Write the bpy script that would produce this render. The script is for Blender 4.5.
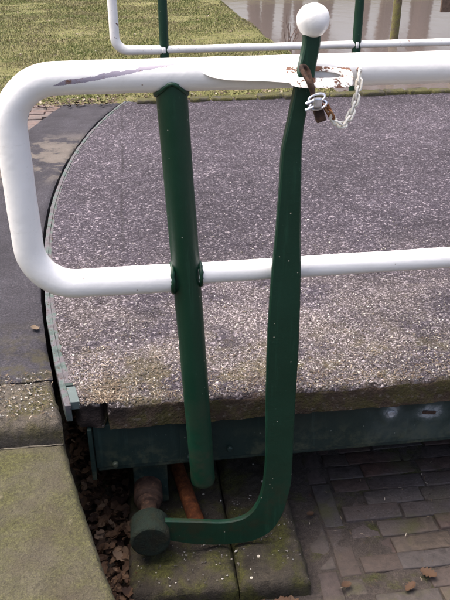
import bpy, bmesh, math, random
import numpy as np
from mathutils import Vector, Matrix, noise as mn

for o in list(bpy.data.objects): bpy.data.objects.remove(o)
S = bpy.context.scene
COL = S.collection
R = math.radians

# ------------------------------------------------------------------ camera
# world: X along the bridge (to the right), Y across it, Z up, deck surface at z = 0
PITCH, YAW, ROLL = R(27.5), R(7.0), 0.008
rv = Vector((math.cos(YAW), -math.sin(YAW), 0))
fv = Vector((math.sin(YAW)*math.cos(PITCH), math.cos(YAW)*math.cos(PITCH), -math.sin(PITCH)))
uv = rv.cross(fv)
r2 = rv*math.cos(ROLL) - uv*math.sin(ROLL)
u2 = uv*math.cos(ROLL) + rv*math.sin(ROLL)
cd = bpy.data.cameras.new('camera'); cam = bpy.data.objects.new('camera', cd); COL.objects.link(cam)
m3 = Matrix((r2, u2, -fv)).transposed()
cam.matrix_world = Matrix.Translation((0, 0, 1.165)) @ m3.to_4x4()
cd.sensor_fit = 'VERTICAL'; cd.sensor_height = 36; cd.sensor_width = 27; cd.lens = 43.2
cd.clip_start = 0.02; cd.clip_end = 2000
S.camera = cam

# ------------------------------------------------------------------ sky, sun, exposure
SUN_EL, SUN_AZ = R(70), R(300)        # azimuth clockwise from +Y: beyond the bridge, to the left
w = bpy.data.worlds.new('World'); S.world = w; w.use_nodes = True
nt = w.node_tree; bg = nt.nodes['Background']
sky = nt.nodes.new('ShaderNodeTexSky'); sky.sky_type = 'NISHITA'; sky.sun_disc = False
sky.sun_elevation = SUN_EL; sky.sun_rotation = SUN_AZ
sky.air_density = 0.8; sky.dust_density = 9.0; sky.ozone_density = 0.4
nt.links.new(sky.outputs[0], bg.inputs[0]); bg.inputs[1].default_value = 0.15
sl = bpy.data.lights.new('sun', 'SUN'); sl.energy = 1.1; sl.angle = R(60); sl.color = (1, .965, .93)
so = bpy.data.objects.new('sun', sl); COL.objects.link(so)
sd = Vector((math.sin(SUN_AZ)*math.cos(SUN_EL), math.cos(SUN_AZ)*math.cos(SUN_EL), math.sin(SUN_EL)))
so.rotation_euler = (-sd).to_track_quat('-Z', 'Y').to_euler(); so.location = (0, 0, 20)
S.view_settings.view_transform = 'Standard'; S.view_settings.look = 'None'
S.view_settings.exposure = 1.5; S.view_settings.gamma = 1; S.view_settings.use_curve_mapping = False
S.render.engine = 'CYCLES'

# ------------------------------------------------------------------ node helper
class N:
    def __init__(s, name):
        s.m = bpy.data.materials.new(name); s.m.use_nodes = True
        s.t = s.m.node_tree; s.b = s.t.nodes['Principled BSDF']; s.tc = s.t.nodes.new('ShaderNodeTexCoord')
    def n(s, ty, **k):
        x = s.t.nodes.new('ShaderNode'+ty)
        for a, v in k.items(): setattr(x, a, v)
        return x
    def put(s, sock, v):
        if isinstance(v, bpy.types.NodeSocket): s.t.links.new(v, sock)
        elif isinstance(v, (tuple, list)): sock.default_value = (*v, 1) if len(v) == 3 and sock.type == 'RGBA' else v
        else: sock.default_value = v
    @property
    def obj(s): return s.tc.outputs['Object']
    def xyz(s):
        x = s.n('SeparateXYZ'); g = s.n('NewGeometry'); s.put(x.inputs[0], g.outputs['Position']); return x.outputs
    def stretch(s, sx, sy, sz, v=None):
        x = s.n('Mapping'); s.put(x.inputs[0], v or s.obj); x.inputs['Scale'].default_value = (sx, sy, sz); return x.outputs[0]
    def noise(s, sc, det=4, ro=.55, v=None, dist=0):
        x = s.n('TexNoise'); s.put(x.inputs['Vector'], v or s.obj)
        x.inputs['Scale'].default_value = sc; x.inputs['Detail'].default_value = det
        x.inputs['Roughness'].default_value = ro; x.inputs['Distortion'].default_value = dist; return x.outputs[0]
    def vor(s, sc, v=None, feat='F1', out='Color', rnd=1):
        x = s.n('TexVoronoi', feature=feat); s.put(x.inputs['Vector'], v or s.obj); x.inputs['Scale'].default_value = sc
        x.inputs['Randomness'].default_value = rnd
        return x.outputs[out]
    def ramp(s, f, st, interp='LINEAR'):
        x = s.n('ValToRGB'); s.put(x.inputs[0], f); x.color_ramp.interpolation = interp
        e = x.color_ramp.elements
        while len(e) < len(st): e.new(1)
        for i, (p, c) in enumerate(st):
            e[i].position = p; e[i].color = (*c, 1) if isinstance(c, tuple) else (c, c, c, 1)
        return x.outputs[0]
    def mix(s, f, a, b, bt='MIX'):
        x = s.n('Mix', data_type='RGBA', blend_type=bt); s.put(x.inputs[0], f); s.put(x.inputs[6], a); s.put(x.inputs[7], b); return x.outputs[2]
    def ma(s, op, a, b=0.):
        x = s.n('Math', operation=op); s.put(x.inputs[0], a); s.put(x.inputs[1], b); return x.outputs[0]
    def mr(s, v, a, b, c=0., d=1., sm=True):
        x = s.n('MapRange'); x.interpolation_type = 'SMOOTHSTEP' if sm else 'LINEAR'
        s.put(x.inputs[0], v)
        for i, q in enumerate((a, b, c, d)): x.inputs[i+1].default_value = q
        return x.outputs[0]
    def bump(s, h, st=.5, d=.01, prev=None):
        x = s.n('Bump'); s.put(x.inputs['Height'], h); x.inputs['Strength'].default_value = st; x.inputs['Distance'].default_value = d
        if prev: s.put(x.inputs['Normal'], prev)
        return x.outputs[0]
    def done(s, col, rough=.8, nrm=None, spec=.5, **k):
        s.put(s.b.inputs['Base Color'], col); s.put(s.b.inputs['Roughness'], rough)
        s.put(s.b.inputs['Specular IOR Level'], spec)
        if nrm: s.put(s.b.inputs['Normal'], nrm)
        for a, v in k.items(): s.put(s.b.inputs[a.replace('_', ' ')], v)
        return s.m

M = {}
def mat_deck():
    n = N('chip_asphalt'); x, y, z = n.xyz()
    wob = n.n('VectorMath', operation='ADD'); n.put(wob.inputs[0], n.obj)
    nz = n.n('TexNoise'); nz.inputs['Scale'].default_value = 60; n.put(nz.inputs['Vector'], n.obj)
    sc = n.n('VectorMath', operation='SCALE'); n.put(sc.inputs[0], nz.outputs['Color']); sc.inputs['Scale'].default_value = .006
    n.put(wob.inputs[1], sc.outputs[0]); v = wob.outputs[0]
    sep = lambda c: (lambda q: (n.put(q.inputs[0], c), q.outputs[0])[1])(n.n('SeparateColor'))
    c1, c2 = sep(n.vor(115, v)), sep(n.vor(260, v))
    base = n.ramp(c1, [(0, (.016, .014, .018)), (.55, (.032, .0285, .035)), (.80, (.052, .048, .056)), (.93, (.085, .080, .090)), (.98, (.30, .285, .29))])
    fine = n.ramp(c2, [(0, (.015, .013, .017)), (.6, (.036, .032, .039)), (.90, (.075, .070, .080)), (.975, (.36, .345, .345))])
    col = n.mix(.45, base, fine)
    # lighter, weathered chips towards the open outer edge; moss and humus there
    front = n.mr(y, 2.95, 1.74)
    pale = n.ma('MULTIPLY', front, n.mr(n.noise(5, 6), .34, .62))
    chips = n.ramp(c2, [(0, (.030, .026, .022)), (.4, (.075, .067, .058)), (.75, (.155, .142, .125)), (.96, (.42, .40, .37))])
    col = n.mix(n.ma('MULTIPLY', pale, .75), col, chips)
    mossm = n.ma('MULTIPLY', n.mr(y, 2.12, 1.70), n.mr(n.noise(9, 6, .65), .47, .64))
    col = n.mix(n.ma('MULTIPLY', mossm, .72), col, n.mix(c1, (.050, .048, .016), (.12, .105, .050)))
    hum = n.ma('MULTIPLY', n.mr(y, 1.95, 1.66), n.mr(n.noise(14, 5, .7), .55, .68))
    col = n.mix(n.ma('MULTIPLY', hum, .7), col, (.035, .026, .02))
    # broad stains and damp patches
    st = n.ramp(n.noise(1.1, 5, .6), [(.3, .70), (.55, 1.05), (.75, 1.35)])
    col = n.mix(1, col, st, 'MULTIPLY')
    st2 = n.ramp(n.noise(7, 5, .7), [(.3, .72), (.6, 1.1)]); col = n.mix(1, col, st2, 'MULTIPLY')
    # hairline seams between the deck panels
    xs = n.ma('ADD', x, n.ma('MULTIPLY', n.noise(9, 4), .05))
    seam = n.ma('MULTIPLY', n.mr(n.ma('ABSOLUTE', n.ma('ADD', xs, .058)), .010, .002), n.mr(n.noise(3, 3), .38, .56))
    seam = n.ma('MULTIPLY', seam, n.mr(y, 2.2, 2.6))
    col = n.mix(n.ma('MULTIPLY', seam, .75), col, (.016, .014, .016))
    # sides of the slab: brown, mossy, damp
    g = n.n('NewGeometry'); sx = n.n('SeparateXYZ'); n.put(sx.inputs[0], g.outputs['True Normal'])
    side = n.mr(sx.outputs[2], .75, .3)
    sc_ = n.mix(n.mr(n.noise(16, 6, .7), .4, .62), (.055, .040, .026), (.062, .056, .020))
    sc_ = n.mix(n.mr(n.noise(55, 4, .7), .55, .7), sc_, (.13, .115, .085))
    sc_ = n.mix(n.mr(n.noise(5, 3), .52, .66), sc_, (.022, .017, .014))
    col = n.mix(side, col, sc_)
    d1 = n.vor(115, v, out='Distance'); d2 = n.vor(260, v, out='Distance')
    b = n.bump(n.ma('MULTIPLY', n.noise(18, 6, .7), 1), .5, .01)
    b = n.bump(n.ma('ADD', c1, n.ma('MULTIPLY', d1, -.8)), .75, .0035, b)
    b = n.bump(n.ma('SUBTRACT', c2, d2), .6, .0016, b)
    return n.done(n.mix(1, col, (.93, .87, .96), 'MULTIPLY'), n.mr(c1, 0, 1, .98, .72, False), b, .2)
M['deck'] = mat_deck()

def mat_tarmac():
    n = N('fine_tarmac'); c = n.noise(150, 4, .8)
    col = n.ramp(c, [(.3, (.014, .013, .0165)), (.52, (.028, .0265, .033)), (.66, (.055, .052, .062)), (.78, (.12, .115, .125))])
    x, y, z = n.xyz()
    sand = n.ma('MULTIPLY', n.mr(n.noise(5, 5, .6), .47, .53), n.ma('MULTIPLY', n.mr(y, 3.55, 3.85), n.mr(y, 4.75, 4.3)))
    col = n.mix(n.ma('MULTIPLY', sand, .8), col, n.mix(c, (.055, .047, .041), (.13, .115, .10)))
    col = n.mix(1, col, n.ramp(n.noise(5, 5, .65), [(.3, .6), (.62, 1.2)]), 'MULTIPLY')
    x, y, z = n.xyz()
    mm = n.ma('MULTIPLY', n.mr(y, 2.25, 1.8), n.mr(n.noise(14, 5, .65), .45, .62))
    col = n.mix(n.ma('MULTIPLY', mm, .8), col, (.040, .036, .019))
    b = n.bump(c, .6, .004); b = n.bump(n.noise(22, 5), .4, .01, b)
    return n.done(col, .9, b, .2)
M['tarmac'] = mat_tarmac()

def mat_moss_stone(name, stone, moss, wet, amt=(.42, .6), speck=.0, sc=1.0):
    n = N(name)
    a = n.noise(5*sc, 7, .65, dist=.4); g = n.noise(120, 4, .7); f = n.noise(28*sc, 6, .7)
    col = n.mix(n.mr(f, .35, .7), tuple(c*.62 for c in stone), stone)
    mc = n.mix(n.mr(g, .35, .68), tuple(c*.55 for c in moss), tuple(c*1.25 for c in moss))
    col = n.mix(n.mr(a, *amt), col, mc)
    col = n.mix(n.mr(n.noise(3.2*sc, 5, .6), .56, .70), col, wet)
    col = n.mix(n.ma('MULTIPLY', n.mr(n.noise(11*sc, 6, .75), .6, .72), .7), col, tuple(min(1, c*1.7) for c in stone))
    if speck:
        v = n.n('TexVoronoi'); n.put(v.inputs['Vector'], n.obj); v.inputs['Scale'].default_value = 60
        q = n.n('SeparateColor'); n.put(q.inputs[0], v.outputs['Color'])
        k = n.ma('MULTIPLY', n.ma('LESS_THAN', v.outputs['Distance'], .26), n.ma('GREATER_THAN', q.outputs[0], 1-speck))
        col = n.mix(k, col, (.45, .42, .36))
    gr = n.noise(330, 3, .75); col = n.mix(1, col, n.ramp(gr, [(.30, .50), (.5, 1.0), (.70, 1.55)]), 'MULTIPLY')
    pit = n.mr(n.noise(75, 5, .7), .60, .70); col = n.mix(n.ma('MULTIPLY', pit, .45), col, wet)
    b = n.bump(n.noise(9*sc, 7, .7), .8, .016); b = n.bump(f, .7, .007, b); b = n.bump(n.ma('SUBTRACT', g, n.ma('MULTIPLY', pit, .4)), .9, .004, b); b = n.bump(gr, .7, .0016, b)
    return n.done(col, n.mr(a, .3, .7, .72, .95, False), b, .35)
M['coping'] = mat_moss_stone('mossy_coping', (.064, .056, .038), (.050, .049, .016), (.040, .033, .021), (.34, .62), .0, .8)
M['coping2'] = mat_moss_stone('gritty_coping', (.080, .068, .054), (.062, .055, .024), (.034, .026, .019), (.42, .60), .05, 1.6)
M['pedestal'] = mat_moss_stone('damp_pedestal', (.048, .040, .030), (.052, .052, .012), (.018, .014, .010), (.44, .62), .04, 1.8)
M['kerb'] = mat_moss_stone('mossy_kerb', (.07, .062, .042), (.085, .080, .026), (.035, .030, .02), (.36, .5), .0, 2)

def mat_brick(name, cols, moss=.6):
    n = N(name); oi = n.n('ObjectInfo'); rnd = oi.outputs['Random']
    g = n.n('NewGeometry'); gv = g.outputs['Position']
    col = n.ramp(rnd, [(i/(len(cols)-1), c) for i, c in enumerate(cols)])
    f = n.noise(45, 6, .7, gv)
    col = n.mix(1, col, n.ramp(f, [(.3, .55), (.65, 1.35)]), 'MULTIPLY')
    col = n.mix(n.ma('MULTIPLY', n.mr(n.noise(4.5, 5, .65, gv), .5, .66), moss), col, (.048, .048, .016))
    col = n.mix(n.ma('MULTIPLY', n.mr(n.noise(3, 5, .6, gv), .45, .62), .6), col, n.ramp(n.noise(160, 3, .7, gv), [(.3, (.034, .029, .028)), (.6, (.070, .060, .060)), (.78, (.2, .185, .19))]))
    b = n.bump(f, .7, .006); b = n.bump(n.noise(170, 3, .7, gv), .6, .002, b)
    return n.done(col, n.mr(f, .3, .7, .6, .92, False), b, .4)
M['brick'] = mat_brick('dark_brick', [(.055, .041, .036), (.066, .038, .030), (.050, .043, .042), (.060, .046, .036), (.048, .036, .032)], .8)  # darker base than the upper bricks, mottled green and grey
M['brick2'] = mat_brick('worn_red_brick', [(.10, .058, .050), (.085, .060, .056), (.115, .075, .063), (.08, .064, .06)], .15)

def mat_dirt():
    n = N('humus'); a = n.noise(30, 7, .7); b_ = n.noise(120, 4, .7)
    col = n.ramp(a, [(.3, (.010, .008, .006)), (.52, (.026, .020, .014)), (.7, (.050, .038, .026))])
    col = n.mix(n.mr(n.noise(5, 5), .52, .68), col, (.030, .032, .010))
    b = n.bump(a, .9, .02); b = n.bump(b_, .7, .004, b)
    return n.done(col, .95, b, .2)
M['dirt'] = mat_dirt()
M['bed'] = mat_moss_stone('pavement_dirt', (.062, .050, .044), (.052, .052, .018), (.030, .024, .020), (.5, .66), .0, 2)

def mat_ground():
    n = N('turf_soil'); a = n.noise(9, 7, .7)
    col = n.ramp(a, [(.3, (.075, .072, .028)), (.48, (.12, .120, .042)), (.62, (.165, .15, .075)), (.8, (.22, .18, .12))])
    col = n.mix(n.ma('MULTIPLY', n.mr(n.noise(5, 6, .7), .45, .62), .6), col, (.105, .110, .036))
    q = n.noise(75, 4, .75); col = n.mix(1, col, n.ramp(q, [(.32, .35), (.5, .95), (.68, 1.5)]), 'MULTIPLY')
    b = n.bump(a, .8, .03); b = n.bump(q, .9, .012, b)
    return n.done(col, .95, b, .2)
M['ground'] = mat_ground()

def mat_paint(name, c, rough, spk, spkc, rust=0., low_mottle=None, rsc=9, lcol=(.085, .09, .055)):
    n = N(name); o = n.noise(3.5, 4)
    col = n.mix(n.mr(o, .3, .7), tuple(x*.84 for x in c), tuple(min(.95, x*1.06) for x in c))
    col = n.mix(n.ma('MULTIPLY', n.mr(n.noise(16, 7, .75), .55, .75), .3), col, tuple(x*.55 for x in c))
    sk = n.noise(60, 5, .7, n.stretch(1, 1, .06)); col = n.mix(n.ma('MULTIPLY', n.mr(sk, .56, .70), .4), col, tuple(min(.9, x*1.9+.006) for x in c) if max(c) < .3 else tuple(x*.8 for x in c))
    sr = n.noise(180, 5, .8, n.stretch(1, 1, .35)); col = n.mix(n.ma('MULTIPLY', n.mr(sr, .66, .71), n.mr(n.noise(7, 3), .45, .62)), col, tuple(min(.8, x*3+.06) for x in c) if max(c) < .3 else c)
    if spk:
        v = n.n('TexVoronoi'); n.put(v.inputs['Vector'], n.obj); v.inputs['Scale'].default_value = 130
        q = n.n('SeparateColor'); n.put(q.inputs[0], v.outputs['Color'])
        k = n.ma('MULTIPLY', n.ma('LESS_THAN', v.outputs['Distance'], .22), n.ma('GREATER_THAN', q.outputs[0], 1-spk))
        col = n.mix(k, col, spkc)
    if low_mottle:
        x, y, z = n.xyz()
        k = n.ma('MULTIPLY', n.mr(n.noise(12, 6, .7), .46, .62), n.mr(z, low_mottle[0], low_mottle[1]))  # mottled tint growing downwards: lichen on the post, browner on the lever
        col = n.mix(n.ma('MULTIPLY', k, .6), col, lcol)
    if rust:
        rc = n.ramp(n.noise(60, 5, .7), [(.3, (.04, .016, .010)), (.6, (.13, .046, .018)), (.8, (.24, .11, .05))])
        col = n.mix(n.mr(n.noise(rsc, 7, .7), 1-rust, 1-rust+.03), col, rc)
    b = n.bump(n.noise(26, 5, .6), .25, .006); b = n.bump(n.noise(150, 3, .6), .25, .0012, b)
    return n.done(col, n.mr(o, .3, .7, rough, rough+.18, False), b, .35)
M['green'] = mat_paint('dark_green_paint', (.0045, .034, .0175), .36, .02, (.26, .28, .23), 0, (.25, -.25), 9, (.030, .036, .022))
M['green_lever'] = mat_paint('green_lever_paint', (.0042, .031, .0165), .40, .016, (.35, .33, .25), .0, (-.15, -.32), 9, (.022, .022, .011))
M['hub'] = mat_moss_stone('dark_hub_paint', (.0055, .017, .011), (.017, .019, .008), (.007, .008, .005), (.44, .62), .0, 3)  # darker than the lever paint, mottled all over with moss colour
M['green_girder'] = mat_paint('green_girder_paint', (.0085, .021, .0185), .48, .02, (.15, .17, .15), 0, (-.1, -.3))  # green darkened and blued: shade under the deck put into the colour
def mat_girder_worn():
    m = M['green_girder'].copy(); m.name = 'worn_girder_paint'; n = N.__new__(N); n.m = m; n.t = m.node_tree; n.b = n.t.nodes['Principled BSDF']; n.tc = n.t.nodes.new('ShaderNodeTexCoord')
    old = n.b.inputs['Base Color'].links[0].from_socket; x, y, z = n.xyz(); col = old
    hz = n.ma('MULTIPLY', n.ma('MULTIPLY', n.mr(x, .58, .68), n.mr(n.noise(11, 5, .6), .35, .6)), .4); col = n.mix(hz, col, (.045, .062, .062))
    for cx, cz, rx, rz in ((.705, -.130, .026, .026), (.829, -.142, .040, .026)):
        u = n.ma('DIVIDE', n.ma('SUBTRACT', x, cx), rx); v = n.ma('DIVIDE', n.ma('SUBTRACT', z, cz), rz)
        d = n.ma('ADD', n.ma('SQRT', n.ma('ADD', n.ma('MULTIPLY', u, u), n.ma('MULTIPLY', v, v))), n.ma('MULTIPLY', n.ma('SUBTRACT', n.noise(42, 6, .7), .5), 1.6))
        col = n.mix(n.ma('MULTIPLY', n.mr(d, 1.05, .45), n.mr(n.noise(95, 4, .7), .25, .55)), col, (.30, .32, .34))
        col = n.mix(n.ma('MULTIPLY', n.mr(d, 1.7, .7), .35), col, (.10, .12, .125))
    n.put(n.b.inputs['Base Color'], col); return m
M['girder_worn'] = mat_girder_worn()

def mat_white_rail(peel):
    n = N('white_rail_paint' + ('_peeling' if peel else '')); x, y, z = n.xyz()
    col = n.mix(n.mr(n.noise(5, 5), .35, .7), (.80, .79, .77), (.84, .83, .82))
    grime = n.ma('MULTIPLY', n.mr(n.noise(22, 6, .75), .55, .78), .22)
    col = n.mix(grime, col, (.42, .39, .33))
    v = n.n('TexVoronoi'); n.put(v.inputs['Vector'], n.obj); v.inputs['Scale'].default_value = 48
    q = n.n('SeparateColor'); n.put(q.inputs[0], v.outputs['Color'])
    k = n.ma('LESS_THAN', n.ma('ADD', v.outputs['Distance'], n.ma('MULTIPLY', n.noise(160, 4, .7), .30)), .235)
    k = n.ma('MULTIPLY', k, n.ma('GREATER_THAN', q.outputs[0], .93)); col = n.mix(n.ma('MULTIPLY', k, .8), col, (.26, .19, .15))
    sk = n.noise(70, 5, .7, n.stretch(.07, 1, 1)); col = n.mix(n.ma('MULTIPLY', n.mr(sk, .58, .72), .25), col, (.45, .42, .38))
    hgt = n.noise(40, 4)
    if peel:
        # long flake where the top coat has lifted off the grey primer, along the upper side of the rail
        nz = n.noise(34, 7, .75, n.stretch(1, 1, 1)); nz2 = n.noise(17, 4, .6)
        line = n.ma('ADD', n.ma('MULTIPLY', x, .155), .8935)
        dz = n.ma('SUBTRACT', z, n.ma('ADD', line, n.ma('MULTIPLY', n.ma('SUBTRACT', nz2, .5), .034)))
        band = n.ma('ABSOLUTE', n.ma('ADD', dz, n.ma('MULTIPLY', n.ma('SUBTRACT', nz, .5), .018)))
        wdt = n.ma('LESS_THAN', band, n.ma('MULTIPLY', n.mr(n.noise(17, 4, .6), .38, .62), n.ma('MULTIPLY', n.mr(x, -.175, -.13), .0052)))
        win = n.ma('MULTIPLY', n.ma('GREATER_THAN', x, -.165), n.ma('LESS_THAN', x, .17))
        win = n.ma('MULTIPLY', win, n.ma('LESS_THAN', y, 1.61))
        pm = n.ma('MULTIPLY', wdt, win)
        prim = n.mix(n.mr(nz, .52, .66), (.30, .27, .33), (.17, .085, .055))
        col = n.mix(pm, col, prim); hgt = n.ma('SUBTRACT', hgt, n.ma('MULTIPLY', pm, 1.2))
        # rusty bloom on the outside of the upper bend
        dx_, dz2 = n.ma('ADD', x, .163), n.ma('ADD', z, -.773)
        rad = n.ma('SQRT', n.ma('ADD', n.ma('MULTIPLY', dx_, dx_), n.ma('MULTIPLY', dz2, dz2)))
        bend = n.ma('MULTIPLY', n.mr(rad, .122, .134), n.mr(n.noise(30, 6, .7), .40, .55))
        bend = n.ma('MULTIPLY', bend, n.ma('MULTIPLY', n.mr(x, -.16, -.19), n.mr(z, .855, .885)))
        col = n.mix(n.ma('MULTIPLY', bend, .8), col, (.26, .17, .15))
    b = n.bump(hgt, .3, .0025); b = n.bump(n.noise(8, 4), .3, .01, b)
    return n.done(col, .36, b, .5)
M['white'] = mat_white_rail(False); M['white_peel'] = mat_white_rail(True)
M['white_rust'] = mat_paint('chipped_white_paint', (.80, .78, .74), .45, .06, (.25, .10, .05), .485, None, 38)
M['white_rust2'] = mat_paint('far_rail_paint', (.80, .79, .76), .42, .05, (.25, .12, .07), .36, None, 14)
M['ball'] = mat_paint('ball_paint', (.82, .81, .79), .30, .0, (.3, .3, .3))

def mat_rust(name, a, b_, c):
    n = N(name); k = n.noise(40, 7, .75)
    col = n.ramp(k, [(.28, a), (.5, b_), (.72, c)])
    return n.done(col, .85, n.bump(k, .8, .004), .3, Metallic=.15)
M['rust'] = mat_rust('orange_rust', (.016, .008, .005), (.085, .025, .008), (.19, .065, .020))
M['rust_dark'] = mat_rust('brown_rust', (.014, .009, .008), (.045, .026, .019), (.13, .070, .045))
M['chain_rust'] = mat_rust('chain_rust', (.10, .035, .012), (.26, .10, .035), (.5, .36, .2))
def simple(name, c, rough, metal=0., sc=40, amp=.35):
    n = N(name); k = n.noise(sc, 6, .7)
    col = n.mix(1, c, n.ramp(k, [(.3, 1-amp), (.7, 1+amp*.4)]), 'MULTIPLY')
    return n.done(col, rough, n.bump(k, .4, .003), .5, Metallic=metal)
M['chrome'] = simple('silver_steel', (.72, .72, .75), .28, .9, 60, .5)
M['mortar'] = simple('pale_mortar', (.19, .17, .13), .9, 0, 50, .8)
M['chainw'] = simple('dull_white_links', (.84, .81, .73), .45, 0, 90, .35)
M['scuff'] = simple('bare_scuffed_zinc', (.42, .44, .47), .5, .25, 70, .7)
M['primer'] = mat_paint('purple_grey_primer', (.095, .098, .105), .6, 0, (0, 0, 0), .37, None, 20)
M['plate_green'] = mat_paint('pale_green_plate', (.062, .085, .085), .5, .0, (0, 0, 0), .36, None, 22)
def mat_plate():
    n = N('worn_end_plate'); a = n.noise(16, 6, .7); b_ = n.noise(60, 6, .75)
    col = n.ramp(a, [(.34, (.030, .045, .044)), (.46, (.060, .085, .080)), (.54, (.085, .075, .088)), (.66, (.045, .045, .046))])
    col = n.mix(n.mr(b_, .56, .64), col, (.030, .020, .016)); col = n.mix(n.mr(n.noise(33, 5, .7), .62, .70), col, (.15, .145, .15))
    b = n.bump(b_, .8, .004); b = n.bump(a, .5, .01, b)
    return n.done(col, .75, b, .3)
M['plate_worn'] = mat_plate()
M['brown_bark'] = simple('bark', (.14, .095, .082), .95, 0, 30, .6)
M['twigs'] = simple('twigs', (.17, .115, .095), .95, 0, 10, .4)
M['pile'] = mat_moss_stone('weathered_pile', (.15, .12, .07), (.17, .16, .05), (.08, .06, .04), (.4, .6), 0, 2)
M['plank'] = simple('wet_plank', (.12, .08, .055), .8, 0, 25, .6)

def mat_leaf():
    n = N('dead_leaf'); g = n.n('NewGeometry')
    col = n.ramp(g.outputs['Random Per Island'], [(0, (.022, .011, .007)), (.4, (.045, .023, .013)), (.75, (.085, .050, .030)), (1, (.14, .095, .065))])
    return n.done(col, .8, None, .3)
M['leaf'] = mat_leaf()
def mat_chip(name, st):
    n = N(name); g = n.n('NewGeometry')
    return n.done(n.ramp(g.outputs['Random Per Island'], st), .8, None, .3)
M['chip'] = mat_chip('loose_chippings', [(0, (.035, .03, .027)), (.4, (.09, .08, .07)), (.75, (.19, .175, .16)), (1, (.50, .48, .45))])
M['litter'] = mat_chip('dry_litter', [(0, (.035, .024, .016)), (.5, (.075, .052, .034)), (.85, (.15, .118, .082)), (1, (.34, .30, .25))])
def mat_grass():
    n = N('grass_blades'); g = n.n('NewGeometry')
    a = n.ramp(g.outputs['Random Per Island'], [(0, (.085, .102, .028)), (.45, (.135, .150, .045)), (.8, (.19, .185, .080)), (1, (.32, .27, .16))])
    pat = n.mr(n.noise(1.3, 5, .6), .40, .62)
    a = n.mix(n.ma('MULTIPLY', n.mr(n.noise(2.2, 5, .6), .44, .60), .55), a, (.095, .135, .032))
    a = n.mix(n.ma('MULTIPLY', pat, .55), a, (.21, .165, .105))
    return n.done(a, .7, None, .3)
M['grass'] = mat_grass()
def mat_water():
    n = N('canal_water')
    b = n.bump(n.noise(2.6, 3, .5, n.stretch(1, .55, 1)), .30, .02)
    b = n.bump(n.noise(14, 2, .5), .10, .004, b)
    return n.done((.10, .085, .080), .09, b, .5, IOR=1.33)
M['water'] = mat_water()

# ------------------------------------------------------------------ mesh helpers
def link(name, me, m, parent=None, smooth=False, kind=None):
    o = bpy.data.objects.new(name, me); COL.objects.link(o)
    if m is not None: me.materials.append(M[m] if isinstance(m, str) else m)
    if parent is not None:
        o.parent = parent
    if smooth: me.polygons.foreach_set('use_smooth', [True]*len(me.polygons))
    if kind: o['kind'] = kind
    return o
def mesh(name, vs, fs, m, parent=None, smooth=False, kind=None, rel=True):
    """vertices in world metres; a parent Empty's location is taken off so that it can be moved"""
    off = Vector((0, 0, 0))
    if parent is not None and rel:
        p = parent
        while p: off += p.location; p = p.parent
    me = bpy.data.meshes.new(name)
    me.from_pydata([tuple(Vector(v)-off) for v in vs], [], fs); me.update()
    return link(name, me, m, parent, smooth, kind)
def thing(name, label, cat, loc=(0, 0, 0), group=None):
    o = bpy.data.objects.new(name, None); COL.objects.link(o); o.location = loc; o.empty_display_size = .1
    return tag(o, label, cat, group)
def tag(o, label, cat, group=None):
    o['label'] = label; o['category'] = cat
    if group: o['group'] = group
    return o
def from_bm(name, bm, m, parent=None, smooth=False, kind=None):
    off = Vector((0, 0, 0)); p = parent
    while p: off += p.location; p = p.parent
    bmesh.ops.translate(bm, verts=bm.verts, vec=-off)
    bmesh.ops.recalc_face_normals(bm, faces=bm.faces)
    me = bpy.data.meshes.new(name); bm.to_mesh(me); bm.free()
    return link(name, me, m, parent, smooth, kind)
def autosmooth(o, deg=35):
    me = o.data
    me.polygons.foreach_set('use_smooth', [True]*len(me.polygons))
    bm = bmesh.new(); bm.from_mesh(me)
    for e in bm.edges:
        if len(e.link_faces) == 2 and e.calc_face_angle(0) > R(deg): e.smooth = False
    bm.to_mesh(me); bm.free()
    return o
def box_bm(x0, x1, y0, y1, z0, z1, bev=.003, seg=2):
    bm = bmesh.new(); bmesh.ops.create_cube(bm, size=1)
    for v in bm.verts:
        v.co = Vector((x0 if v.co.x < 0 else x1, y0 if v.co.y < 0 else y1, z0 if v.co.z < 0 else z1))
    if bev: bmesh.ops.bevel(bm, geom=bm.edges[:], offset=bev, segments=seg, affect='EDGES', profile=.6)
    return bm
def fillet(pts, r, n=10):
    pts = [Vector(p) for p in pts]; out = [pts[0]]
    for i in range(1, len(pts)-1):
        a, b, c = pts[i-1], pts[i], pts[i+1]
        u, v = (a-b).normalized(), (c-b).normalized(); ang = u.angle(v)
        if ang > 3.1: out.append(b); continue
        t = r/math.tan(ang/2); cen = b+(u+v).normalized()*(r/math.sin(ang/2))
        p0, p1 = b+u*t-cen, b+v*t-cen
        sw = math.pi-ang
        for k in range(n+1): out.append(cen+(p0*math.sin(sw*(1-k/n))+p1*math.sin(sw*k/n))/math.sin(sw))
    out.append(pts[-1]); return out
def resample(pts, step):
    out = [pts[0]]
    for a, b in zip(pts, pts[1:]):
        k = max(1, int((b-a).length/step))
        out += [a.lerp(b, j/k) for j in range(1, k+1)]
    return out
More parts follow.
